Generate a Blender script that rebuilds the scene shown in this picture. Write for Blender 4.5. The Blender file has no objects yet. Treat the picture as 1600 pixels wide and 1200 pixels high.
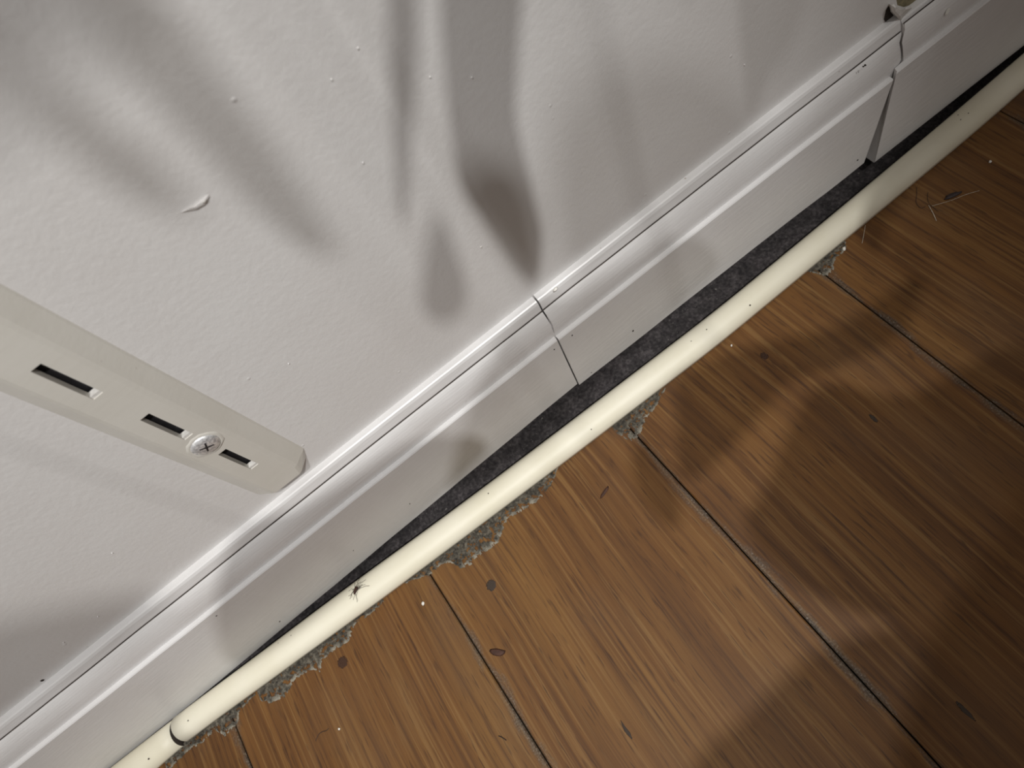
import bpy, bmesh, math, random
from mathutils import Vector, Matrix, noise
R = math.radians
rnd = random.Random(7)
sc = bpy.context.scene
C = bpy.context.scene.collection

# ---------------------------------------------------------------- camera
F = 1090.0                      # focal length in pixels of a 1600 px wide frame
PITCH = R(60.7)
ROLL = math.atan(0.784)
CAM = Vector((0, -0.22, 0.44))  # wall plane is y = 0, floor is z = 0
fwd = Vector((0, math.cos(PITCH), -math.sin(PITCH)))
r0 = Vector((1, 0, 0)); u0 = Vector((0, math.sin(PITCH), math.cos(PITCH)))
cr, sr = math.cos(ROLL), math.sin(ROLL)
right = r0 * cr - u0 * sr
up = r0 * sr + u0 * cr
cam_d = bpy.data.cameras.new('camera'); cam = bpy.data.objects.new('camera', cam_d); C.objects.link(cam)
m = Matrix((right, up, -fwd)).transposed().to_4x4(); m.translation = CAM
cam.matrix_world = m
cam_d.sensor_width = 36; cam_d.lens = 36 * F / 1600; cam_d.clip_start = 0.01
cam_d.dof.use_dof = True; cam_d.dof.focus_distance = .38; cam_d.dof.aperture_fstop = 12
sc.camera = cam

# ---------------------------------------------------------------- world, lamps, exposure
sc.view_settings.view_transform = 'Standard'; sc.view_settings.look = 'None'
sc.view_settings.gamma = 1; sc.view_settings.exposure = -0.07
w = bpy.data.worlds.new('world'); sc.world = w; w.use_nodes = True
w.node_tree.nodes['Background'].inputs[0].default_value = (1.0, 0.925, 0.86, 1)
w.node_tree.nodes['Background'].inputs[1].default_value = 0.25
def spot(name, loc, aim, power, radius, col, size, blend):
    l = bpy.data.lights.new(name, 'SPOT'); l.energy = power; l.shadow_soft_size = radius; l.color = col
    l.spot_size = size; l.spot_blend = blend
    o = bpy.data.objects.new(name, l); o.location = loc; C.objects.link(o)
    o.rotation_euler = (Vector(aim) - Vector(loc)).to_track_quat('-Z', 'Y').to_euler(); return o
KEY = Vector((-0.40, -1.05, 2.00)); SEC = Vector((0.25, -1.05, 2.00))
spot('ceiling_spotlight', KEY, (-.13, 0.0, .08), 84, 0.018, (1.0, 1.0, 0.995), R(23), 1.0)
spot('second_ceiling_spotlight', SEC, (-.08, 0.0, .09), 102, 0.018, (1.0, 0.99, 0.965), R(24.5), 1.0)

# ---------------------------------------------------------------- helpers
def ray(x, y):
    return (fwd * F + right * (x - 800) + up * (600 - y))
def on_z(x, y, z=0.0):
    d = ray(x, y); t = (z - CAM.z) / d.z; return CAM + d * t
def on_y(x, y, Y=0.0):
    d = ray(x, y); t = (Y - CAM.y) / d.y; return CAM + d * t
def zv(v, Y):                   # height of a line seen v pixels below the centre, on a plane Y
    phi = PITCH + math.atan(v / F)
    return CAM.z - (Y - CAM.y) * math.tan(phi)

def link(name, me, mat=None, parent=None):
    o = bpy.data.objects.new(name, me); C.objects.link(o)
    if mat and not me.materials: me.materials.append(mat)
    if parent: o.parent = parent
    return o
def from_bm(name, bm, mat, parent=None, smooth=False):
    bmesh.ops.recalc_face_normals(bm, faces=bm.faces)
    me = bpy.data.meshes.new(name); bm.to_mesh(me); bm.free()
    if smooth:
        for p in me.polygons: p.use_smooth = True
    return link(name, me, mat, parent)
def tag(o, label=None, cat=None, group=None, kind=None):
    if label: o['label'] = label
    if cat: o['category'] = cat
    if group: o['group'] = group
    if kind: o['kind'] = kind
    return o
def empty(name, loc=(0, 0, 0)):
    o = bpy.data.objects.new(name, None); o.location = loc; o.empty_display_size = 0.02; C.objects.link(o); return o
def box(bm, x0, x1, y0, y1, z0, z1):
    vs = [bm.verts.new((x, y, z)) for x in (x0, x1) for y in (y0, y1) for z in (z0, z1)]
    for f in ((0, 1, 3, 2), (4, 6, 7, 5), (0, 4, 5, 1), (2, 3, 7, 6), (0, 2, 6, 4), (1, 5, 7, 3)):
        bm.faces.new([vs[i] for i in f])

# ---------------------------------------------------------------- materials
def new_mat(name):
    m = bpy.data.materials.new(name); m.use_nodes = True
    nt = m.node_tree; return m, nt, nt.nodes['Principled BSDF']
def N(nt, t, **kw):
    n = nt.nodes.new(t)
    for k, v in kw.items():
        if hasattr(n, k): setattr(n, k, v)
        else: n.inputs[k.replace('_', ' ')].default_value = v
    return n
def coords(nt, scale=(1, 1, 1), kind='Object'):
    tc = nt.nodes.new('ShaderNodeTexCoord'); mp = nt.nodes.new('ShaderNodeMapping')
    nt.links.new(tc.outputs[kind], mp.inputs[0]); mp.inputs['Scale'].default_value = scale
    return mp
def noise_n(nt, vec, scale, detail=4, rough=.55, dist=0.0):
    n = nt.nodes.new('ShaderNodeTexNoise'); n.inputs['Scale'].default_value = scale
    n.inputs['Detail'].default_value = detail; n.inputs['Roughness'].default_value = rough
    n.inputs['Distortion'].default_value = dist
    nt.links.new(vec.outputs[0], n.inputs['Vector']); return n
def ramp(nt, src, stops):
    r = nt.nodes.new('ShaderNodeValToRGB'); e = r.color_ramp.elements
    while len(e) < len(stops): e.new(0.5)
    for i, (p, c) in enumerate(stops):
        e[i].position = p; e[i].color = (c[0], c[1], c[2], 1) if not isinstance(c, (int, float)) else (c, c, c, 1)
    nt.links.new(src, r.inputs[0]); return r
def mix(nt, fac, a, b, mode='MIX'):
    n = nt.nodes.new('ShaderNodeMix'); n.data_type = 'RGBA'; n.blend_type = mode
    for s, v in ((n.inputs['Factor'], fac), (n.inputs['A'], a), (n.inputs['B'], b)):
        if isinstance(v, (int, float)): s.default_value = v
        elif isinstance(v, tuple): s.default_value = (*v, 1) if len(v) == 3 else v
        else: nt.links.new(v, s)
    return n.outputs['Result']
def bump(nt, bsdf, h, dist, strength=1.0, prev=None):
    b = nt.nodes.new('ShaderNodeBump'); b.inputs['Distance'].default_value = dist
    b.inputs['Strength'].default_value = strength
    nt.links.new(h, b.inputs['Height'])
    if prev: nt.links.new(prev.outputs[0], b.inputs['Normal'])
    nt.links.new(b.outputs[0], bsdf.inputs['Normal']); return b

def mat_wall():
    m, nt, b = new_mat('wall_paint'); c = coords(nt)
    big = noise_n(nt, c, 9, 3)
    col = ramp(nt, big.outputs['Fac'], [(.3, (.66, .64, .625)), (.7, (.70, .69, .68))])
    sm = noise_n(nt, c, 60, 5, .7)
    sp = ramp(nt, sm.outputs['Fac'], [(.72, 0.0), (.80, 1.0)])
    nt.links.new(mix(nt, sp.outputs[0], col.outputs[0], (.60, .58, .55)), b.inputs['Base Color'])
    b.inputs['Roughness'].default_value = .42
    n1 = noise_n(nt, c, 330, 2, .5); n2 = noise_n(nt, c, 90, 2)
    b1 = bump(nt, b, n1.outputs['Fac'], .0003, .5)
    b2 = bump(nt, b, n2.outputs['Fac'], .0005, .3, b1)
    vo = nt.nodes.new('ShaderNodeTexVoronoi'); vo.inputs['Scale'].default_value = 38
    nt.links.new(c.outputs[0], vo.inputs['Vector'])
    dots = ramp(nt, vo.outputs['Distance'], [(.0, 1.0), (.045, 0.0)])
    bump(nt, b, dots.outputs[0], .0006, .6, b2)
    return m
def mat_paint(name, c0, c1, rough=.38, dirt=(.35, .30, .25), dirt_hi=.80, bumpd=.0003):
    m, nt, b = new_mat(name); c = coords(nt)
    big = noise_n(nt, c, 22, 4)
    col = ramp(nt, big.outputs['Fac'], [(.3, c0), (.7, c1)])
    st = coords(nt, (1, 1, 1)); st.inputs['Rotation'].default_value = (0, .1, 0); st.inputs['Scale'].default_value = (25, 90, 160)
    s = noise_n(nt, st, 1.0, 6, .65)
    sp = ramp(nt, s.outputs['Fac'], [(dirt_hi - .1, 0.0), (dirt_hi, .8)])
    o1 = mix(nt, sp.outputs[0], col.outputs[0], dirt)
    s2 = noise_n(nt, c, 260, 3, .6)
    sp2 = ramp(nt, s2.outputs['Fac'], [(.74, 0.0), (.78, .7)])
    nt.links.new(mix(nt, sp2.outputs[0], o1, dirt), b.inputs['Base Color'])
    b.inputs['Roughness'].default_value = rough
    g = coords(nt, (60, 400, 400)); n1 = noise_n(nt, g, 1.0, 3)
    bump(nt, b, n1.outputs['Fac'], bumpd, .6)
    return m
def mat_wood():
    m, nt, b = new_mat('oak_laminate')
    tc = nt.nodes.new('ShaderNodeTexCoord'); oi = nt.nodes.new('ShaderNodeObjectInfo')
    off = nt.nodes.new('ShaderNodeVectorMath'); off.operation = 'SCALE'
    cmb = nt.nodes.new('ShaderNodeCombineXYZ'); cmb.inputs[0].default_value = 3.1; cmb.inputs[1].default_value = 5.7; cmb.inputs[2].default_value = 9.0
    nt.links.new(cmb.outputs[0], off.inputs[0]); nt.links.new(oi.outputs['Random'], off.inputs['Scale'])
    add = nt.nodes.new('ShaderNodeVectorMath'); add.operation = 'ADD'
    nt.links.new(tc.outputs['Object'], add.inputs[0]); nt.links.new(off.outputs[0], add.inputs[1])
    # gentle waviness of the grain
    wv = nt.nodes.new('ShaderNodeTexNoise'); wv.inputs['Scale'].default_value = 5; wv.inputs['Detail'].default_value = 1
    nt.links.new(add.outputs[0], wv.inputs['Vector'])
    wsc = nt.nodes.new('ShaderNodeVectorMath'); wsc.operation = 'MULTIPLY'
    nt.links.new(wv.outputs['Color'], wsc.inputs[0]); wsc.inputs[1].default_value = (.014, 0, 0)
    a2 = nt.nodes.new('ShaderNodeVectorMath'); a2.operation = 'ADD'
    nt.links.new(add.outputs[0], a2.inputs[0]); nt.links.new(wsc.outputs[0], a2.inputs[1])
    def gr(sx, sy, d=4, r=.6, dist=0):
        mp = nt.nodes.new('ShaderNodeMapping'); mp.inputs['Scale'].default_value = (sx, sy, 1)
        nt.links.new(a2.outputs[0], mp.inputs[0]); return noise_n(nt, mp, 1.0, d, r, dist)
    broad = gr(16, 2.4, 3); fine = gr(420, 6, 3, .6); mid = gr(120, 2.6, 4, .65); dark = gr(75, 2.2, 5, .7); blotch = gr(14, 9, 3)
    c1 = ramp(nt, broad.outputs['Fac'], [(.30, (.125, .049, .011)), (.5, (.195, .080, .018)), (.70, (.262, .124, .030))])
    c2 = ramp(nt, mid.outputs['Fac'], [(.34, (.082, .031, .008)), (.52, (.185, .079, .019)), (.70, (.285, .143, .040))])
    o = mix(nt, .5, c1.outputs[0], c2.outputs[0])
    fl = ramp(nt, fine.outputs['Fac'], [(.54, 0.0), (.66, .45)])
    o = mix(nt, fl.outputs[0], o, (.33, .18, .060))
    fd = ramp(nt, fine.outputs['Fac'], [(.32, .70), (.47, 0.0)])
    o = mix(nt, fd.outputs[0], o, (.085, .034, .011))
    pore = gr(620, 48, 2, .5); pr = ramp(nt, pore.outputs['Fac'], [(.60, 0.0), (.68, .55)])
    o = mix(nt, pr.outputs[0], o, (.050, .019, .007))
    dk = ramp(nt, dark.outputs['Fac'], [(.62, 0.0), (.72, .8)])
    o = mix(nt, dk.outputs[0], o, (.105, .042, .018))
    bl = ramp(nt, blotch.outputs['Fac'], [(.52, 0.0), (.72, .35)])
    o = mix(nt, bl.outputs[0], o, (.16, .085, .042))
    o = mix(nt, 1.0, o, (.80, .82, .84), 'MULTIPLY')
    # grime caught along the long edges of each plank (object x = distance across plank)
    sx = nt.nodes.new('ShaderNodeSeparateXYZ'); nt.links.new(tc.outputs['Object'], sx.inputs[0])
    ab = nt.nodes.new('ShaderNodeMath'); ab.operation = 'ABSOLUTE'; nt.links.new(sx.outputs[0], ab.inputs[0])
    gm = nt.nodes.new('ShaderNodeMapping'); gm.inputs['Scale'].default_value = (60, 24, 20); nt.links.new(add.outputs[0], gm.inputs[0])
    gn = noise_n(nt, gm, 1.0, 5, .7)
    g2 = nt.nodes.new('ShaderNodeMath'); g2.operation = 'MULTIPLY_ADD'
    nt.links.new(gn.outputs['Fac'], g2.inputs[0]); g2.inputs[1].default_value = .022; nt.links.new(ab.outputs[0], g2.inputs[2])
    gmask = ramp(nt, g2.outputs[0], [(.0905, 0.0), (.0955, .85)])
    gsp = coords(nt, (1, 1, 1)); gs = noise_n(nt, gsp, 900, 3, .6)
    gc = ramp(nt, gs.outputs['Fac'], [(.42, (.045, .042, .034)), (.60, (.13, .12, .10)), (.72, (.38, .35, .30))])
    o = mix(nt, gmask.outputs[0], o, gc.outputs[0])
    nt.links.new(o, b.inputs['Base Color'])
    b.inputs['Specular IOR Level'].default_value = .35
    rr = ramp(nt, blotch.outputs['Fac'], [(.3, .50), (.7, .62)])
    nt.links.new(rr.outputs[0], b.inputs['Roughness'])
    b1 = bump(nt, b, fine.outputs['Fac'], .00035, .6)
    bump(nt, b, mid.outputs['Fac'], .0003, .4, b1)
    return m
def mat_dust(name='dust', dark=(.028, .024, .018), light=(.25, .22, .17), s=420):
    m, nt, b = new_mat(name); c = coords(nt)
    n1 = noise_n(nt, c, s, 5, .7); n2 = noise_n(nt, c, s * .22, 3)
    r1 = ramp(nt, n1.outputs['Fac'], [(.36, dark), (.52, tuple(.5 * (a + b_) * .8 for a, b_ in zip(dark, light))), (.70, light)])
    r2 = ramp(nt, n2.outputs['Fac'], [(.4, .55), (.65, 1.0)])
    o = mix(nt, 1.0, r1.outputs[0], r2.outputs[0], 'MULTIPLY')
    if name == 'dust':
        at = nt.nodes.new('ShaderNodeAttribute'); at.attribute_name = 'rim'
        n3 = noise_n(nt, c, 1500, 3, .7)
        mu = nt.nodes.new('ShaderNodeMath'); mu.operation = 'MULTIPLY'; nt.links.new(at.outputs['Fac'], mu.inputs[0]); nt.links.new(n3.outputs['Fac'], mu.inputs[1])
        rm = ramp(nt, mu.outputs[0], [(.12, 0.0), (.5, .7)])
        o = mix(nt, rm.outputs[0], o, (.38, .35, .28))
    nt.links.new(o, b.inputs['Base Color'])
    b.inputs['Roughness'].default_value = .95
    bump(nt, b, n1.outputs['Fac'], .0008, .9)
    return m
def mat_plain(name, col, rough=.5, metal=0.0, s=None, amt=.25):
    m, nt, b = new_mat(name)
    if s:
        c = coords(nt); n = noise_n(nt, c, s, 4)
        r_ = ramp(nt, n.outputs['Fac'], [(.35, tuple(x * (1 - amt) for x in col)), (.65, tuple(min(1, x * (1 + amt)) for x in col))])
        nt.links.new(r_.outputs[0], b.inputs['Base Color']); bump(nt, b, n.outputs['Fac'], .0003, .4)
    else: b.inputs['Base Color'].default_value = (*col, 1)
    b.inputs['Roughness'].default_value = rough; b.inputs['Metallic'].default_value = metal
    return m
M_wall = mat_wall()
M_board = mat_paint('gloss_board_paint', (.66, .645, .635), (.71, .70, .695), .33)
M_shoe = mat_paint('cream_pvc', (.77, .725, .57), (.83, .79, .65), .50, dirt=(.42, .36, .27), dirt_hi=.82, bumpd=.00012)
M_wood = mat_wood()
M_dust = mat_dust()
M_sub = mat_dust('dusty_dark_gap', (.024, .019, .021), (.13, .115, .115), 420)
M_upright = mat_paint('painted_steel', (.60, .575, .52), (.66, .64, .59), .36, dirt=(.30, .25, .20), dirt_hi=.84, bumpd=.0001)
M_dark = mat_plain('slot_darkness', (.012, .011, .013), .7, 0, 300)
M_chrome = mat_plain('zinc_plated_steel', (.78, .78, .80), .45, .6, 700, .35)
M_recess = mat_plain('screw_recess', (.05, .05, .055), .4, .6, 900)
M_crack = mat_plain('dark_groove', (.13, .11, .095), .9, 0, 300)  # darker tone of the groove faces under the board lip
M_flake = mat_plain('brown_flake', (.055, .020, .010), .7, 0, 600)
M_hair = mat_plain('hair_fibre', (.030, .018, .014), .6, 0, 600)
M_pale = mat_plain('pale_fibre', (.55, .48, .38), .6, 0, 600)
M_crumb = mat_plain('white_crumb', (.80, .78, .72), .7, 0, 800)
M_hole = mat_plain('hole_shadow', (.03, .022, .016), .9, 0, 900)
M_scar = mat_plain('filler_lump', (.62, .60, .57), .5, 0, 500, .12)

# ---------------------------------------------------------------- wall and floor
X0, X1, YB = -1.1, 1.3, -1.5
bm = bmesh.new(); box(bm, X0, X1, 0.0, 0.10, -0.03, 2.3)
wall = from_bm('wall_back', bm, M_wall); tag(wall, kind='structure', label='off-white painted wall with fine orange peel texture')

floor = None
bm = bmesh.new(); box(bm, X0, X1, YB, 0.0, -0.05, -0.009)
floor = from_bm('floor', bm, M_sub); tag(floor, kind='structure', label='brown wood plank floor with dusty dark seams')

PW = 0.1655; SKEW = math.atan(0.027); GAP = 0.0009
xs = 107.6 * .44 / 1090         # seam position at y = -.047
def plank_mesh(w, L, h):
    bm = bmesh.new(); box(bm, -w / 2, w / 2, -L, 0, -h, 0)
    es = [e for e in bm.edges if all(abs(v.co.z) < 1e-6 for v in e.verts)]
    bmesh.ops.bevel(bm, geom=es, offset=.0007, segments=1, affect='EDGES')
    bmesh.ops.recalc_face_normals(bm, faces=bm.faces)
    me = bpy.data.meshes.new('plank'); bm.to_mesh(me); bm.free(); me.materials.append(M_wood); return me
pm = plank_mesh(PW - GAP, 1.30, .009)
ends = {-1: -.0300, 0: -.0285, 1: -.0260, 2: -.0250, -2: -.027}
for k in range(-6, 7):
    cx = xs + (k + .5) * PW / math.cos(SKEW)
    y_end = ends.get(k, -.027)
    o = link('plank', pm, None, floor)
    o.location = (cx + SKEW * (-.047 - y_end) - 0, y_end, -0.00001 + rnd.uniform(-.0002, .0))
    o.rotation_euler = (0, 0, SKEW)

# ---------------------------------------------------------------- skirting boards
def zoff(x):                    # the run of boards is very slightly bowed upward in the middle
    return .0
def board_profile(p):
    zt, zl, zb, zbt = p['top'], p['line'], p['bead'], p['bot']; dy = p.get('dy', 0)
    pts = [(0, zt), (-.0036 - dy, zt - .0001), (-.0044 - dy, zt - .0006), (-.0052 - dy, zt - .0022), (-.0064 - dy, zl + .0010), (-.0064 - dy, zl + .0004), (-.0060 - dy, zl - .0010),
           (-.0066 - dy, zl - .0010), (-.0069 - dy, zl - .0002)]
    n = 10
    for i in range(1, n + 1):   # ovolo, flattest at its top
        a = i / n * math.pi / 2
        pts.append((-.0069 - dy - .0053 * math.sin(a), zl - .0005 - (zl - zb - .0010) * (1 - math.cos(a)) * .55 - (zl - zb - .0010) * .45 * (i / n) + .0003))
    pts += [(-.0122 - dy, zb), (-.0148 - dy, zb - .0001), (-.0153 - dy, zb - .0009), (-.0153 - dy, zbt + .0010), (-.0145 - dy, zbt), (0, zbt)]
    return pts
def make_board(prof, xa, xb, parent, nseg=24, bow=None, bot=None, label=None, top_cut=None):
    """xa, xb: functions of height giving the end positions"""
    bm = bmesh.new(); rings = []
    for s in range(nseg + 1):
        t = s / nseg; ring = []
        for (y, z) in prof:
            x = xa(z) * (1 - t) + xb(z) * t
            dz = (bow(x) if bow else 0) + (bot(x) * max(0, 1 - (z - prof[-1][1]) / .02) if bot else 0)
            dy_ = .00025 * noise.noise(Vector((x * 25, z * 30, 3))) if y < -.002 else 0
            ring.append(bm.verts.new((x, y + dy_, z + dz)))
        rings.append(ring)
    n = len(prof)
    for a, b_ in zip(rings, rings[1:]):
        for i in range(n):
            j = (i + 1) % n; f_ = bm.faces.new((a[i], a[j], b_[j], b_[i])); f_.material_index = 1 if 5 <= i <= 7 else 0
    bm.faces.new(rings[0]); bm.faces.new(list(reversed(rings[-1])))
    bmesh.ops.recalc_face_normals(bm, faces=bm.faces)
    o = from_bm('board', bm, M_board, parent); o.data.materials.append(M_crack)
    if label: o['label'] = label
    return o
base = empty('baseboard_back'); tag(base, kind='structure', label='white gloss moulded skirting boards butted end to end')
def P(vt, vl, vb, vbt, **k):
    dy = k.get('dy', 0)
    d = dict(top=zv(vt, -.0), line=zv(vl, -.0068 - dy), bead=zv(vb, -.0122 - dy), bot=zv(vbt, -.0153 - dy)); d.update(k); return d
def lin(pts):
    pts = sorted(pts)
    def f(z):
        if z <= pts[0][0]: return pts[0][1]
        for (za, xa), (zb, xb) in zip(pts, pts[1:]):
            if z <= zb: return xa + (xb - xa) * (z - za) / (zb - za)
        return pts[-1][1]
    return f
def j_x(px, yw):                # world (z, x) of a joint pixel on plane yw
    p = on_y(px[0], px[1], yw); return (p.z, p.x)
J1 = lin([j_x((833, 466), 0), j_x((847, 487), -.0068), j_x((858, 505), -.009), j_x((868, 527), -.0148), j_x((884, 560), -.0153), j_x((903, 602), -.0153)])
J1b = lambda z: J1(z) + .0010
J2 = lin([j_x((1396, 27), 0), j_x((1405, 45), -.005), j_x((1401, 60), -.0068), j_x((1404, 92), -.010), j_x((1397, 116), -.0148), j_x((1375, 190), -.0153), j_x((1346, 263), -.0153)])
J2b = lin([j_x((1399, 20), 0), j_x((1410, 39), -.006), j_x((1402, 61), -.0075), j_x((1406, 92), -.010), j_x((1399, 113), -.0148), j_x((1384, 180), -.0153), j_x((1364, 262), -.0153)])
bow1 = lambda x: -.0016 * ((x - .03) / .25) ** 2 if x > -.3 else -.0016 * 1.74 - (-.3 - x) * .006
bow2 = lambda x: -.0018 * ((x - .06) / .24) ** 2
make_board(board_profile(P(-88, -60, -17.5, 64)), lambda z: X0, J1, base, 90, bow1, lambda x: max(-.0195, (x - .03) * .059))
make_board(board_profile(P(-88.5, -60.5, -16.5, 66)), J1b, J2, base, 30, bow2, lambda x: -.0012 - .0012 * noise.noise(Vector((x * 18, 0, 4))))
make_board(board_profile(P(-83, -65, -19, 78, dy=.0004)), J2b, lambda z: X1, base, 24, None)

# ---------------------------------------------------------------- shoe moulding
lo = [(165 - 260, 1510), (246, 1200), (295, 1157), (400, 1081), (592, 941), (738, 832), (887, 720), (1120, 542), (1364, 340), (1532, 200), (1600, 140), (1800, -40)]
hi = [(163 - 260, 1404), (163.5, 1200), (258, 1127), (400, 1021), (540, 915), (690, 806), (805, 720), (1120, 480), (1290, 340), (1458, 200), (1600, 79), (1800, -97)]
ZS = .0082
LO = sorted((on_z(*p).x, on_z(*p).y) for p in lo); HI = sorted((on_z(*p, ZS).x, on_z(*p, ZS).y) for p in hi)
def interp(tab, x):
    if x <= tab[0][0]: return tab[0][1]
    for (a, ya), (b_, yb) in zip(tab, tab[1:]):
        if x <= b_: return ya + (yb - ya) * (x - a) / (b_ - a)
    return tab[-1][1]
def smooth(tab, x, r=.035):
    return sum(interp(tab, x + r * i / 4) * (5 - abs(i)) for i in range(-4, 5)) / 25
def shoe_piece(xa, xb, parent, dz=0, dy=0, slant=.0):
    bm = bmesh.new(); rings = []; n = 16; ns = max(4, int((xb - xa) / .012))
    for s in range(ns + 1):
        x = xa + (xb - xa) * s / ns
        yo = smooth(LO, x) + dy; yi = smooth(HI, x) + .0006 + dy
        cy = (yo + yi) / 2; a = (yi - yo) / 2; ring = []
        for i in range(n + 1):
            th = math.pi * i / n
            yy = cy - a * math.cos(th); zz = .0108 * math.sin(th) ** .8
            xx = x - (slant * (1 - i / n) ** 1.3 if s == ns else 0) - .0022 * math.sin(th)
            ring.append(bm.verts.new((xx, yy, zz + .00003 + dz)))
        rings.append(ring)
    for a_, b_ in zip(rings, rings[1:]):
        for i in range(n): bm.faces.new((a_[i], a_[i + 1], b_[i + 1], b_[i]))
        bm.faces.new((a_[n], a_[0], b_[0], b_[n]))
    for r_ in (rings[0], rings[-1]): bm.faces.new(r_).material_index = 1  # dark end colour stands for the shade inside a hollow strip
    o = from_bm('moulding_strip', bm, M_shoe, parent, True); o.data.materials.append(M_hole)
    return o
trim = empty('trim_1'); tag(trim, kind='structure', label='cream half-round plastic floor moulding bowed away from the skirting')
XJ = on_z(288, 1152, .004).x
s1 = shoe_piece(-1.05, XJ - .0003, trim, -.0007, -.0004, .0046)
s2 = shoe_piece(XJ, 1.25, trim)

def surf_shoe(px, py):          # point on the moulding seen at a pixel
    z = .0106
    for _ in range(12):
        p = on_z(px, py, z)
        yo = smooth(LO, p.x); yi = smooth(HI, p.x); a = (yi - yo) / 2; c = (yo + yi) / 2
        t = max(-1, min(1, (p.y - c) / a)); z2 = .0108 * max(0, 1 - t * t) ** .4
        z = .5 * z + .5 * z2
    p = on_z(px, py, z); nrm = Vector((0, t * 1.1, max(.15, math.sqrt(max(0, 1 - t * t))))).normalized()
    return p, nrm
def pit(p, n, r, parent, mat=M_hole, name='nail_hole', h=.0003, k=10, el=1.0, rot=0):
    bm = bmesh.new(); q = n.to_track_quat('Z', 'Y').to_matrix()
    top = []; bot = []
    for i in range(k):
        a = 2 * math.pi * i / k; rr = r * (1 + .25 * noise.noise(Vector((i * 1.7, p.x * 900, p.y * 700))))
        x, y = math.cos(a) * rr * el, math.sin(a) * rr
        x, y = x * math.cos(rot) - y * math.sin(rot), x * math.sin(rot) + y * math.cos(rot)
        top.append(bm.verts.new(p + q @ Vector((x * .7, y * .7, h)))); bot.append(bm.verts.new(p + q @ Vector((x, y, -h))))
    bm.faces.new(top); bm.faces.new(list(reversed(bot)))
    for i in range(k): bm.faces.new((bot[i], bot[(i + 1) % k], top[(i + 1) % k], top[i]))
    return from_bm(name, bm, mat, parent)
for (x, y, r) in [(294, 1126, 1.6), (232, 1186, 1.7), (763, 771, 1.6), (924, 671, 1.4), (1104, 515, 1.5), (1172, 477, 2.0), (1497, 180, 1.6), (1513, 177, 1.2), (1501, 187, 1.1), (455, 993, 1.2), (1080, 533, 1.1), (435, 1005, 1.0)]:
    p, n = surf_shoe(x, y); pit(p, n, r * .00033, trim)

# ---------------------------------------------------------------- shelf upright
WF = .0093; PR = .0065; CX = -.1279; WB = .0186; ZB = .1262; ZT = 1.0
upr = empty('shelf_upright', (CX, 0, ZB)); tag(upr, 'off-white painted metal shelf upright with slots screwed to the wall above skirting', 'shelf bracket rail')
slots = []
for (a, b_) in [((55, 575), (155, 618)), ((225, 652), (295, 683)), ((347, 706), (400, 728))]:
    slots.append((on_y(*b_, -PR).z, on_y(*a, -PR).z))
pitch_s = .0485
top0 = sum(slots[0]) / 2
for k in range(1, 15): slots.insert(0, (top0 + k * pitch_s - .0132, top0 + k * pitch_s + .0132))
slots = sorted(slots); SW = .0023
SCZ = on_y(321, 694, -PR).z
def body():
    bm = bmesh.new(); zs = [ZB, ZB + .0075]
    for a, b_ in slots: zs += [a, b_]
    zs.append(ZT); zs = sorted(zs)
    xs_ = [-WF, -SW, SW, WF]
    # front face grid with the slots left open
    def V(x, y, z): return bm.verts.new((x, y, z - ZB))
    g = {}
    for i, z in enumerate(zs):
        for j, x in enumerate(xs_):
            xx = x
            if i == 0: xx = x * (.80 if x > 0 else .97) if abs(x) == WF else x
            g[i, j] = V(xx, -PR, z)
        # rounded shoulder + flared flanks down to the wall
        f = .72 if i == 0 else 1
        for sgn, col in ((-1, 'L'), (1, 'R')):
            g[i, col + '1'] = V(sgn * (WF * (1 if i else (.78 if sgn > 0 else .97)) + .0020), -PR + .0009, z)
            g[i, col + '2'] = V(sgn * (WB - .0008) * (.80 if i == 0 and sgn > 0 else 1), -.0008, z)
            g[i, col + '3'] = V(sgn * WB * (.80 if i == 0 and sgn > 0 else 1), 0, z)
    for i in range(len(zs) - 1):
        zm = (zs[i] + zs[i + 1]) / 2; hole = any(a < zm < b_ for a, b_ in slots)
        for j in range(3):
            if j == 1 and hole: continue
            bm.faces.new((g[i, j], g[i, j + 1], g[i + 1, j + 1], g[i + 1, j]))
        for a, b_ in (((0), 'L1'), ('L1', 'L2'), ('L2', 'L3'), ((3), 'R1'), ('R1', 'R2'), ('R2', 'R3')):
            bm.faces.new((g[i, a], g[i, b_], g[i + 1, b_], g[i + 1, a]))
        if hole:                # slot walls, 1.6 mm of steel
            d = .0030; q = [bm.verts.new(g[k, j].co + Vector((0, d, 0))) for k, j in ((i, 1), (i, 2), (i + 1, 2), (i + 1, 1))]
            o_ = [g[i, 1], g[i, 2], g[i + 1, 2], g[i + 1, 1]]
            for a in range(4): bm.faces.new((o_[a], o_[(a + 1) % 4], q[(a + 1) % 4], q[a]))
    # closed lower lip
    bm.faces.new([g[0, k] for k in ('L3', 'L2', 'L1', 0, 1, 2, 3, 'R1', 'R2', 'R3')])
    bm.faces.new([g[len(zs) - 1, k] for k in ('L3', 'L2', 'L1', 0, 1, 2, 3, 'R1', 'R2', 'R3')])
    return from_bm('rail_body', bm, M_upright, upr)
body()
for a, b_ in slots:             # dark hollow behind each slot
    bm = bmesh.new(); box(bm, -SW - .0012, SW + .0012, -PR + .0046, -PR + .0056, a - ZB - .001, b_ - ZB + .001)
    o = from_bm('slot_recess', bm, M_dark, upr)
    if a < .40:
        bm = bmesh.new(); box(bm, -SW * 1.0, SW * 1.0, -PR + .0004, -PR + .0032, a - ZB, a - ZB + .0016)
        t = from_bm('slot_tongue', bm, M_scar, upr); t['label'] = 'pale bent lip at the lower end of slot'
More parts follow.
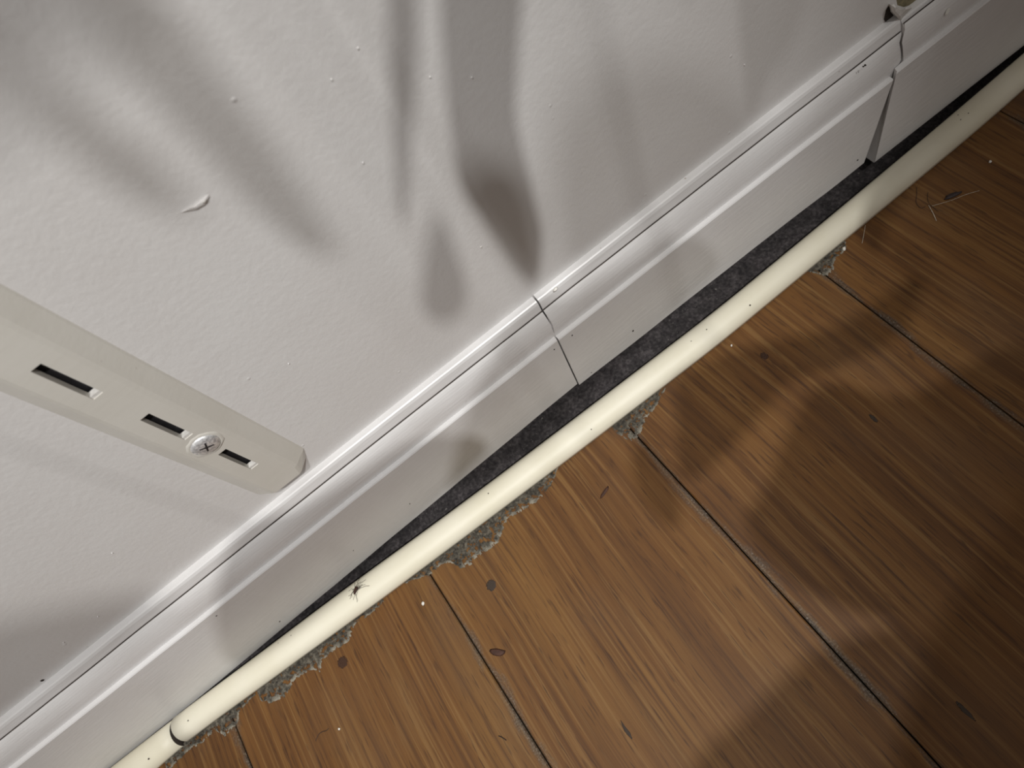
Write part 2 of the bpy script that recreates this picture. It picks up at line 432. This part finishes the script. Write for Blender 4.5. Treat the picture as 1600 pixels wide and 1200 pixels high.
# screw
scr = empty('screw', (0, -PR, SCZ - ZB)); scr.parent = upr
def disc(bm, prof, k=28):
    rings = []
    for r_, y in prof:
        if r_ == 0: rings.append([bm.verts.new((0, y, 0))]); continue
        rings.append([bm.verts.new((r_ * math.cos(2 * math.pi * i / k), y, r_ * math.sin(2 * math.pi * i / k))) for i in range(k)])
    for a, b_ in zip(rings, rings[1:]):
        for i in range(k):
            j = (i + 1) % k
            if len(b_) == 1: bm.faces.new((a[i], a[j], b_[0]))
            else: bm.faces.new((a[i], a[j], b_[j], b_[i]))
bm = bmesh.new(); disc(bm, [(.0066, .0006), (.0067, -.0004), (.0062, -.0011), (.0048, -.0017), (.0025, -.0020), (0, -.0021)])
h = from_bm('screw_head', bm, M_chrome, scr, True); h['label'] = 'zinc plated round screw head'
bm = bmesh.new()
for k in range(4):
    a = k * math.pi / 2 + .5
    q = Matrix.Rotation(a, 3, 'Y')
    vs = [q @ Vector(v) for v in ((-.0005, -.00215, 0), (.0005, -.00215, 0), (.0004, -.0020, .0032), (-.0004, -.0020, .0032), (-.0005, -.0012, 0), (.0005, -.0012, 0), (.0004, -.0012, .0032), (-.0004, -.0012, .0032))]
    v = [bm.verts.new(x) for x in vs]
    for f in ((0, 1, 2, 3), (4, 7, 6, 5), (0, 4, 5, 1), (1, 5, 6, 2), (2, 6, 7, 3), (3, 7, 4, 0)): bm.faces.new([v[i] for i in f])
from_bm('cross_recess', bm, M_recess, scr)
bm = bmesh.new(); k = 40; vi = []; vo = []; vt = []
for i in range(k):
    a = 2 * math.pi * i / k; e = noise.noise(Vector((math.cos(a) * 3, math.sin(a) * 3, 2)))
    vi.append(bm.verts.new((.0066 * math.cos(a), -.0004, .0066 * math.sin(a))))
    vt.append(bm.verts.new(((.0074 + .0004 * e) * math.cos(a), -.0007, (.0074 + .0004 * e) * math.sin(a))))
    vo.append(bm.verts.new(((.0085 + .0012 * e) * math.cos(a), .0001, (.0085 + .0012 * e) * math.sin(a))))
for i in range(k):
    j = (i + 1) % k; bm.faces.new((vi[i], vi[j], vt[j], vt[i])); bm.faces.new((vt[i], vt[j], vo[j], vo[i]))
r_ = from_bm('paint_ring', bm, M_upright, scr, True); r_['label'] = 'cracked paint ring round the screw head'

# ---------------------------------------------------------------- joint details at the far board
def lump(pts, h, mat, name, parent, onwall=0.0, up=False, label=None):
    bm = bmesh.new(); f3 = (lambda p, d: on_z(p[0], p[1], d)) if up else (lambda p, d: on_y(p[0], p[1], onwall - d))
    cx_ = sum(p[0] for p in pts) / len(pts); cy_ = sum(p[1] for p in pts) / len(pts)
    rings = []
    for s_, d in ((1.0, -.0001 if up else 0), (.8, h * .7), (.45, h)):
        rings.append([bm.verts.new(f3((cx_ + (x - cx_) * s_, cy_ + (y - cy_) * s_), d)) for x, y in pts])
    for a, b_ in zip(rings, rings[1:]):
        for i in range(len(pts)):
            j = (i + 1) % len(pts); bm.faces.new((a[i], a[j], b_[j], b_[i]))
    bm.faces.new(rings[-1]); bm.faces.new(rings[0])
    o = from_bm(name, bm, mat, parent, False)
    if label: o['label'] = label
    return o
lump([(1384, 16), (1388, 9), (1393, 14), (1398, 24), (1392, 33), (1384, 38), (1381, 30)], .0004, M_hole, 'gap_shade', wall, 0, label='dark colour for the shaded gap beside the board joint')  # dark patch coloured as the shade of a gap
lump([(1389, 6), (1394, 4), (1400, 10), (1412, 14), (1424, 9), (1428, 12), (1412, 30), (1408, 37), (1400, 28), (1391, 18)], .0062, M_scar, 'filler_lump', wall, 0, label='pale filler lump capping the far board joint')
lump([(1398, -14), (1440, -14), (1434, 2), (1426, 7), (1412, 11), (1402, 8)], .0003, mat_plain('olive_tone', (.22, .19, .11), .8, 0, 400), 'olive_patch', wall, 0, label='olive patch on the wall above the far board')  # thin olive patch lying on the wall
# marks on the wall
lump([(282, 333), (300, 326), (312, 316), (327, 304), (329, 307), (322, 320), (306, 329)], .0009, M_wall, 'gouge_lip', wall)
lump([(314, 319), (321, 310), (324, 311), (321, 318)], .0013, M_scar, 'gouge_lip', wall)
for x, y, r in [(752, 386, 2.6), (66, 1063, 4.0)]: 
    p = on_y(x, y, 0); pit(p, Vector((0, -1, 0)), r * .0003, wall, M_scar if x > 100 else M_hole, 'paint_pit')
for x, y in [(518, 124), (567, 254), (559, 75), (1163, 101), (175, 864), (153, 963), (99, 1004), (451, 568), (672, 120), (737, 121)]:
    p = on_y(x, y, 0); pit(p, Vector((0, -1, 0)), .00042, wall, M_wall, 'paint_nib', h=.0005, k=7)
def on_face(x, y): return on_y(x, y, -.0153)
for x, y, r in [(338, 962, 1.8), (437, 971, 1.8), (1340, 250, 2.0), (866, 546, 1.3), (894, 524, 1.4), (989, 517, 2.2), (640, 787, 1.2), (924, 582, 1.3), (552, 860, 1.0)]:
    pit(on_face(x, y), Vector((0, -1, 0)), r * .00036, base, M_hole, 'nail_hole', h=.0003)
for x, y, r, e in [(1481, 18, 2.6, 2.2), (1352, 102, 1.8, 1.0), (1349, 104, 1.2, 1)]:
    pit(on_y(x, y, -.0125), Vector((0, -.9, .45)), r * .00035, base, M_upright if x > 1400 else M_hole, 'paint_chip', h=.0004, el=e, rot=.6)
pit(on_y(868, 452, -.0060), Vector((0, -.6, .8)), .0010, base, M_upright, 'paint_chip', h=.0006, el=1.8, rot=.2)

# ---------------------------------------------------------------- grime along the moulding
def dust_bank(outer, hmax, label=None, n=14, seed=0):
    """outer: pixel outline of the free edge; the other edge runs under the moulding"""
    pts = [on_z(*p) for p in outer]
    path = []
    for a, b_ in zip(pts, pts[1:]):
        k = max(1, int((b_ - a).length / .0007)); path += [a.lerp(b_, i / k) for i in range(k)]
    path.append(pts[-1]); bm = bmesh.new(); rows = []; lay = bm.verts.layers.float.new('rim')
    for i, p in enumerate(path):
        base_y = smooth(LO, p.x) + .002
        j = Vector((noise.noise(Vector((p.x * 700, p.y * 700, seed))), noise.noise(Vector((p.x * 700, p.y * 700, seed + 9))), 0)) * .0011
        e = p + j; row = []
        for q in range(n + 1):
            t = q / n; x = e.x; y = base_y + (e.y - base_y) * t
            hgt = hmax * (.35 + .65 * t ** 3) * min(1, (1 - t) * 5) * (.55 + .9 * abs(noise.noise(Vector((x * 600, y * 600, seed)))) + .5 * noise.noise(Vector((x * 1700, y * 1700, seed))))
            v = bm.verts.new((x, y, max(.00005, hgt) if 0 < q < n else .00002)); v[lay] = max(0, t * 2.6 - 1.6) * (.5 + 1.1 * noise.noise(Vector((x * 220, y * 220, seed + 4))) + .25) ; row.append(v)
        rows.append(row)
    for a, b_ in zip(rows, rows[1:]):
        for q in range(n):
            c = a[q].co; h1 = noise.noise(Vector((c.x * 330, c.y * 330, seed + 2))) + .5 * noise.noise(Vector((c.x * 1100, c.y * 1100, seed)))
            if h1 > .12 + (.35 if q < n * .45 else 0) + (.22 if q == n - 2 else 0): continue
            bm.faces.new((a[q], a[q + 1], b_[q + 1], b_[q]))
    bmesh.ops.delete(bm, geom=[v for v in bm.verts if not v.link_faces], context='VERTS')
    o = from_bm('dust_crust', bm, M_dust); tag(o, label, 'dust', kind='stuff'); return o
dust_bank([(262, 1205), (300, 1168), (318, 1160), (335, 1140), (352, 1150), (372, 1128), (374, 1112), (396, 1088), (404, 1084), (410, 1096), (424, 1098), (446, 1088), (457, 1068), (462, 1060), (476, 1052), (490, 1046), (500, 1051), (503, 1032), (520, 1018), (545, 1002), (552, 982), (556, 974), (575, 962), (592, 948), (600, 938)], .0011, 'grey crusty dust line along the left half of the cream moulding', seed=1)
dust_bank([(625, 914), (642, 908), (655, 903), (672, 898), (690, 882), (706, 880), (720, 888), (738, 882), (744, 872), (760, 862), (778, 848), (784, 832), (792, 812), (812, 800), (836, 786), (850, 772), (860, 760), (868, 742), (872, 731)], .0014, 'widest grey crusty dust patch by the middle of cream moulding', seed=2)
dust_bank([(958, 668), (966, 678), (985, 690), (1000, 680), (1012, 650), (1026, 634), (1040, 606)], .0006, 'dark grime patch where a plank seam meets the moulding', seed=3)
dust_bank([(1262, 424), (1280, 428), (1292, 432), (1302, 420), (1306, 402), (1316, 396), (1322, 386), (1320, 378)], .0010, 'small grey dust patch near the upper right of moulding', seed=4)
# dust flecks in the gap behind the moulding
bm = bmesh.new()
for k in range(900):
    x = rnd.uniform(-.5, .45); y = rnd.uniform(-.034, -.004); r = rnd.uniform(.0002, .0006) * (2 if rnd.random() < .06 else 1)
    if noise.noise(Vector((x * 40, y * 60, 1))) < -.05 and r < .0009: continue
    q = Matrix.Rotation(rnd.uniform(0, 6), 3, 'Z')
    vs = [bm.verts.new(Vector((x, y, -.0088)) + q @ Vector((a * r, b_ * r * .7, c * r * .6))) for a, b_, c in ((1, 0, 0), (-.5, .8, 0), (-.5, -.8, 0), (0, 0, 1))]
    for f in ((0, 1, 3), (1, 2, 3), (2, 0, 3), (0, 2, 1)): bm.faces.new([vs[i] for i in f])
tag(from_bm('gap_dust', bm, mat_plain('pale_dust', (.20, .185, .17), .9, 0, 900)), 'pale dust flecks lying in dark gap between skirting and moulding', 'dust', kind='stuff')

# ---------------------------------------------------------------- litter on the floor
def blob(name, px, lab, cat, mat, rx, ry, rz, rot, k=12, z=0.0, base_fn=None, group=None):
    p = on_z(*px, z) if base_fn is None else base_fn(*px); bm = bmesh.new()
    rings = []
    for s_, h_ in ((.85, 0), (1.0, .35), (.7, .85), (.25, 1.0)):
        ring = []
        for i in range(k):
            a = 2 * math.pi * i / k; e = 1 + .35 * noise.noise(Vector((math.cos(a) * 1.3 + px[0], math.sin(a) * 1.3, px[1])))
            ring.append(bm.verts.new((math.cos(a) * rx * s_ * e, math.sin(a) * ry * s_ * e, rz * h_)))
        rings.append(ring)
    for a, b_ in zip(rings, rings[1:]):
        for i in range(k): bm.faces.new((a[i], a[(i + 1) % k], b_[(i + 1) % k], b_[i]))
    bm.faces.new(rings[0]); bm.faces.new(rings[-1])
    o = from_bm(name, bm, mat, None, True); o.location = p; o.rotation_euler = (0, 0, rot); tag(o, lab, cat, group); return o
def dirang(a, b_):
    p, q = on_z(*a), on_z(*b_); return math.atan2(q.y - p.y, q.x - p.x), (q - p).length
a_, L_ = dirang((939, 779), (952, 760))
blob('brown_flake', (945, 769), 'brown sliver lying on plank right of the widest dust patch', 'debris', M_flake, L_ / 2, .0011, .0006, a_)
a_, L_ = dirang((764, 1019), (788, 1022))
blob('brown_flake', (777, 1019), 'brown triangular flake right of the seam below the moulding middle', 'debris', M_flake, L_ / 2, .0024, .0006, a_)
a_, L_ = dirang((1474, 312), (1502, 299))
blob('dark_seed', (1488, 306), 'dark elongated seed with hairs on the upper right floor', 'debris', mat_plain('seed_husk', (.03, .018, .018), .6, 0, 900), L_ / 2, .0017, .0014, a_)
blob('white_crumb', (1547, 253), 'white crumb on the floor at the upper right edge', 'crumb', M_crumb, .0011, .0009, .0009, .4)
blob('white_crumb', (530, 1139), 'tiny white crumb beside the curved hair at the lower left', 'crumb', M_crumb, .0008, .0008, .0006, .4)
blob('white_crumb', (1319, 389), 'whitish crumb against the moulding beside the small dust patch', 'crumb', M_crumb, .0016, .0010, .0010, .9)
blob('white_crumb', (661, 943), 'pale crumb below the moulding just left of a seam', 'crumb', M_crumb, .0013, .0010, .0006, .9)
blob('white_crumb', (1143, 540), 'small pale crumb against moulding in the mid right', 'crumb', M_crumb, .0009, .0006, .0005, .9)
def strand(name, pts, lab, mat, r=.00018, z=.0004, cat='hair'):
    cu = bpy.data.curves.new(name, 'CURVE'); cu.dimensions = '3D'; cu.bevel_depth = r; cu.bevel_resolution = 1
    sp = cu.splines.new('NURBS'); sp.points.add(len(pts) - 1)
    for i, p in enumerate(pts):
        q = on_z(p[0], p[1], z); sp.points[i].co = (*q, 1)
    sp.order_u = 3; sp.use_endpoint_u = True; sp.resolution_u = 6
    tmp = bpy.data.objects.new(name, cu); C.objects.link(tmp)
    dg = bpy.context.evaluated_depsgraph_get(); me = bpy.data.meshes.new_from_object(tmp.evaluated_get(dg))
    bpy.data.objects.remove(tmp); o = link(name, me, mat); tag(o, lab, cat); return o
strand('hair', [(493, 1158), (496, 1149), (503, 1143), (511, 1142), (513, 1138)], 'short curved dark hair on plank at the lower left', M_hair)
strand('hair', [(779, 1150), (785, 1152), (791, 1157)], 'tiny dark hair on plank right of the middle seam', M_hair, .00025)
strand('hair', [(1451, 321), (1458, 332), (1463, 345)], 'pale curled fibre just below the dark seed', M_pale, .00022)
strand('hair', [(1456, 322), (1470, 318), (1490, 312), (1510, 303), (1530, 298)], 'long pale hair trailing past the dark seed', M_pale, .00012)
strand('hair', [(1432, 292), (1433, 306), (1430, 316), (1440, 328), (1446, 322)], 'dark looping hair between moulding and dark seed', M_hair, .00014)
strand('hair', [(1352, 352), (1350, 366), (1347, 380)], 'faint pale hair against moulding at the upper right', M_pale, .00014)
strand('hair', [(1450, 300), (1448, 312), (1455, 322), (1466, 330)], 'dark curled hair left of the dark seed', M_hair, .00012)
# fluff caught on top of the moulding
def fluff():
    bm = bmesh.new(); o_ = None
    p0, n0 = surf_shoe(556, 922)
    t = empty('lint_tuft', tuple(p0)); tag(t, 'dark lint tuft stuck on top edge of the cream moulding', 'lint')
    blob_o = blob('tuft_core', (0, 0), None, None, M_flake, .0030, .0013, .0013, .65, base_fn=lambda x, y: Vector((0, 0, -.0003)))
    blob_o.parent = t
    bm = bmesh.new(); r5 = random.Random(3)
    for k in range(26):
        a = r5.uniform(0, 6.28); L = r5.uniform(.003, .009) ; d = Vector((math.cos(a) * 1.3, math.sin(a) * .6, r5.uniform(-.05, .35))).normalized()
        p = Vector((r5.uniform(-.002, .002), r5.uniform(-.001, .001), .0006)); w_ = Vector((-d.y, d.x, 0)) * .00011; last = None
        for s_ in range(6):
            q = p + d * L * s_ / 5 + Vector((0, 0, -.0012 * (s_ / 5) ** 2)) + Vector((noise.noise(Vector((k, s_ * .5, 0))), noise.noise(Vector((k, s_ * .5, 5))), 0)) * .0014
            v3 = [bm.verts.new(q + w_), bm.verts.new(q - w_), bm.verts.new(q + Vector((0, 0, .00018)))]
            if last:
                for i in range(3): bm.faces.new((last[i], last[(i + 1) % 3], v3[(i + 1) % 3], v3[i]))
            last = v3
    f = from_bm('lint_fibres', bm, M_hair, t); f['kind'] = 'stuff'
fluff()
# stains on the planks
def stain(pts, col, name='stain'):
    return lump(pts, .00012, col, name, floor, 0, up=True)
def mat_stain(name, col, top=.9):
    m, nt, b = new_mat(name); tc = nt.nodes.new('ShaderNodeTexCoord')
    mp = nt.nodes.new('ShaderNodeMapping'); mp.inputs['Location'].default_value = (-1, -1, 0); mp.inputs['Scale'].default_value = (2, 2, 0)
    nt.links.new(tc.outputs['Generated'], mp.inputs[0])
    ln = nt.nodes.new('ShaderNodeVectorMath'); ln.operation = 'LENGTH'; nt.links.new(mp.outputs[0], ln.inputs[0])
    c = coords(nt); n = noise_n(nt, c, 900, 3); ad = nt.nodes.new('ShaderNodeMath'); ad.operation = 'ADD'
    nt.links.new(ln.outputs['Value'], ad.inputs[0]); nt.links.new(n.outputs['Fac'], ad.inputs[1])
    r_ = ramp(nt, ad.outputs[0], [(.55, top), (1.0, 0.0)])
    r_.color_ramp.elements[0].position = .85; r_.color_ramp.elements[1].position = 1.0
    sc_ = nt.nodes.new('ShaderNodeMath'); sc_.operation = 'MULTIPLY'; sc_.inputs[1].default_value = .72; nt.links.new(ad.outputs[0], sc_.inputs[0]); nt.links.new(sc_.outputs[0], r_.inputs[0])
    nt.links.new(r_.outputs[0], b.inputs['Alpha']); b.inputs['Base Color'].default_value = (*col, 1); b.inputs['Roughness'].default_value = .7
    return m
M_st1 = mat_stain('dark_spot', (.045, .030, .020)); M_st2 = mat_stain('knot', (.060, .024, .010), .75)
stain([(760, 908), (768, 902), (774, 906), (775, 916), (770, 926), (763, 925), (759, 918)], M_st1)
stain([(527, 1032), (533, 1024), (541, 1025), (545, 1032), (541, 1043), (533, 1047), (527, 1041)], M_st2)
stain([(1187, 552), (1193, 549), (1200, 554), (1202, 560), (1195, 563), (1189, 559)], M_st2)
stain([(1357, 647), (1364, 648), (1372, 658), (1370, 663), (1361, 655)], M_st1)
stain([(1490, 1092), (1502, 1100), (1518, 1115), (1528, 1130), (1514, 1120), (1499, 1108)], M_st1)
stain([(968, 1122), (976, 1134), (992, 1154), (990, 1158), (976, 1144)], M_st1)

# ---------------------------------------------------------------- added unseen garland hanging above the view, between the lamps and the wall
M_blocker = mat_plain('blocker_tan', (.16, .13, .07), .7, 0, 60)
blk_root = empty('shadow_blockers', (0, -.2, 1.15)); tag(blk_root, 'garland added out of view on cords, shaped to shadow wall and floor', 'blockers')
def crom(pts, k=5):
    out = []; n = len(pts)
    for i in range(n):
        p0, p1, p2, p3 = (pts[(i + d) % n] for d in (-1, 0, 1, 2))
        for s_ in range(k):
            t = s_ / k; out.append(.5 * ((2 * p1) + (p2 - p0) * t + (2 * p0 - 5 * p1 + 4 * p2 - p3) * t * t + (3 * p1 - p0 - 3 * p2 + p3) * t ** 3))
    return out
def shadow_shape(pts, lampp, surf, at=None):  # added shape, outlined towards a lamp so its shadow falls on given pixels
    P3 = []
    for x, y in pts:
        if surf == 'floor':
            p = on_z(x, y); t = ((at or .50) - p.z) / (lampp.z - p.z)
        else:
            p = on_y(x, y, 0 if surf == 'wall' else -.0153); t = ((at or -.20) - p.y) / (lampp.y - p.y)
        P3.append(p + (lampp - p) * t)
    P3 = crom(P3); n = len(P3); bm = bmesh.new(); off = Vector((0, 0, .0015)) if surf == 'floor' else Vector((0, -.0015, 0))
    c0 = sum(P3, Vector()) / n
    a = [bm.verts.new(p - blk_root.location) for p in P3]; b_ = [bm.verts.new(p + off - blk_root.location) for p in P3]
    bm.faces.new(a); bm.faces.new(list(reversed(b_)))
    for i in range(n): bm.faces.new((a[i], a[(i + 1) % n], b_[(i + 1) % n], b_[i]))
    bmesh.ops.triangulate(bm, faces=[f for f in bm.faces if len(f.verts) > 4])
    from_bm('shadow_shape', bm, M_blocker, blk_root)
    topv = max(P3, key=lambda p: p.z) if surf != 'floor' else c0
    bm = bmesh.new(); r = .0004; h_ = 1.15
    box(bm, topv.x - r, topv.x + r, topv.y - r, topv.y + r, topv.z, h_)
    bmesh.ops.translate(bm, verts=bm.verts, vec=-blk_root.location); from_bm('blocker_cord', bm, M_blocker, blk_root)
A, B = KEY, SEC
shadow_shape([(688, -60), (750, -80), (812, -60), (808, 60), (804, 180), (818, 270), (845, 360), (834, 440), (800, 410), (760, 345), (720, 290), (698, 150)], B, 'wall')
shadow_shape([(606, -80), (645, -80), (650, 60), (642, 180), (632, 320), (622, 330), (612, 180), (606, 40)], B, 'wall')
shadow_shape([(715, 290), (775, 250), (825, 300), (842, 400), (830, 445), (780, 380)], A, 'wall', -.36)
shadow_shape([(660, 480), (662, 400), (685, 330), (712, 390), (728, 450), (715, 490), (690, 500)], B, 'wall', -.26)
shadow_shape([(170, -20), (260, 0), (330, 110), (400, 200), (470, 300), (515, 380), (480, 390), (400, 330), (320, 240), (230, 150), (160, 60)], A, 'wall', -.28)
shadow_shape([(60, 130), (150, 180), (220, 230), (285, 310), (240, 330), (160, 280), (80, 220)], A, 'wall', -.30)
shadow_shape([(-300, -200), (60, -300), (190, -160), (180, -40), (110, 80), (20, 140), (-80, 220), (-300, 240)], B, 'wall', -.38)
shadow_shape([(880, 150), (980, 90), (1100, 110), (1190, 200), (1100, 300), (980, 370), (890, 420), (860, 300)], A, 'wall', -.42)
shadow_shape([(345, 850), (480, 790), (620, 700), (700, 680), (760, 695), (700, 760), (560, 900), (430, 1000), (350, 1030)], B, 'face', -.25)
shadow_shape([(1060, 590), (1180, 540), (1310, 510), (1440, 430), (1410, 520), (1320, 570), (1230, 600), (1190, 650), (1100, 740), (1062, 735), (1130, 665), (1165, 625), (1080, 622)], B, 'floor')
shadow_shape([(1235, 675), (1290, 600), (1420, 620), (1600, 540), (1780, 640), (1760, 900), (1600, 1000), (1350, 960), (1230, 900), (1165, 820), (1195, 770)], B, 'floor')
shadow_shape([(1270, 1025), (1400, 980), (1600, 940), (1900, 900), (1900, 1500), (1120, 1500), (1080, 1220), (1180, 1110)], B, 'floor')
shadow_shape([(1480, 960), (1620, 800), (1900, 760), (1950, 1400), (1500, 1500), (1400, 1260), (1430, 1080)], A, 'floor', .6)
shadow_shape([(1000, 690), (1050, 750), (1065, 800), (1050, 825), (1010, 790), (990, 740)], B, 'floor')
shadow_shape([(1340, 330), (1400, 250), (1560, 120), (1640, 90), (1620, 200), (1480, 250), (1400, 330), (1370, 400)], B, 'floor')
bm = bmesh.new()
box(bm, -.55, .75, -.006, .006, -.006, .006); bmesh.ops.bevel(bm, geom=bm.edges[:], offset=.002, segments=2, affect='EDGES')
from_bm('blocker_rod', bm, M_blocker, blk_root)
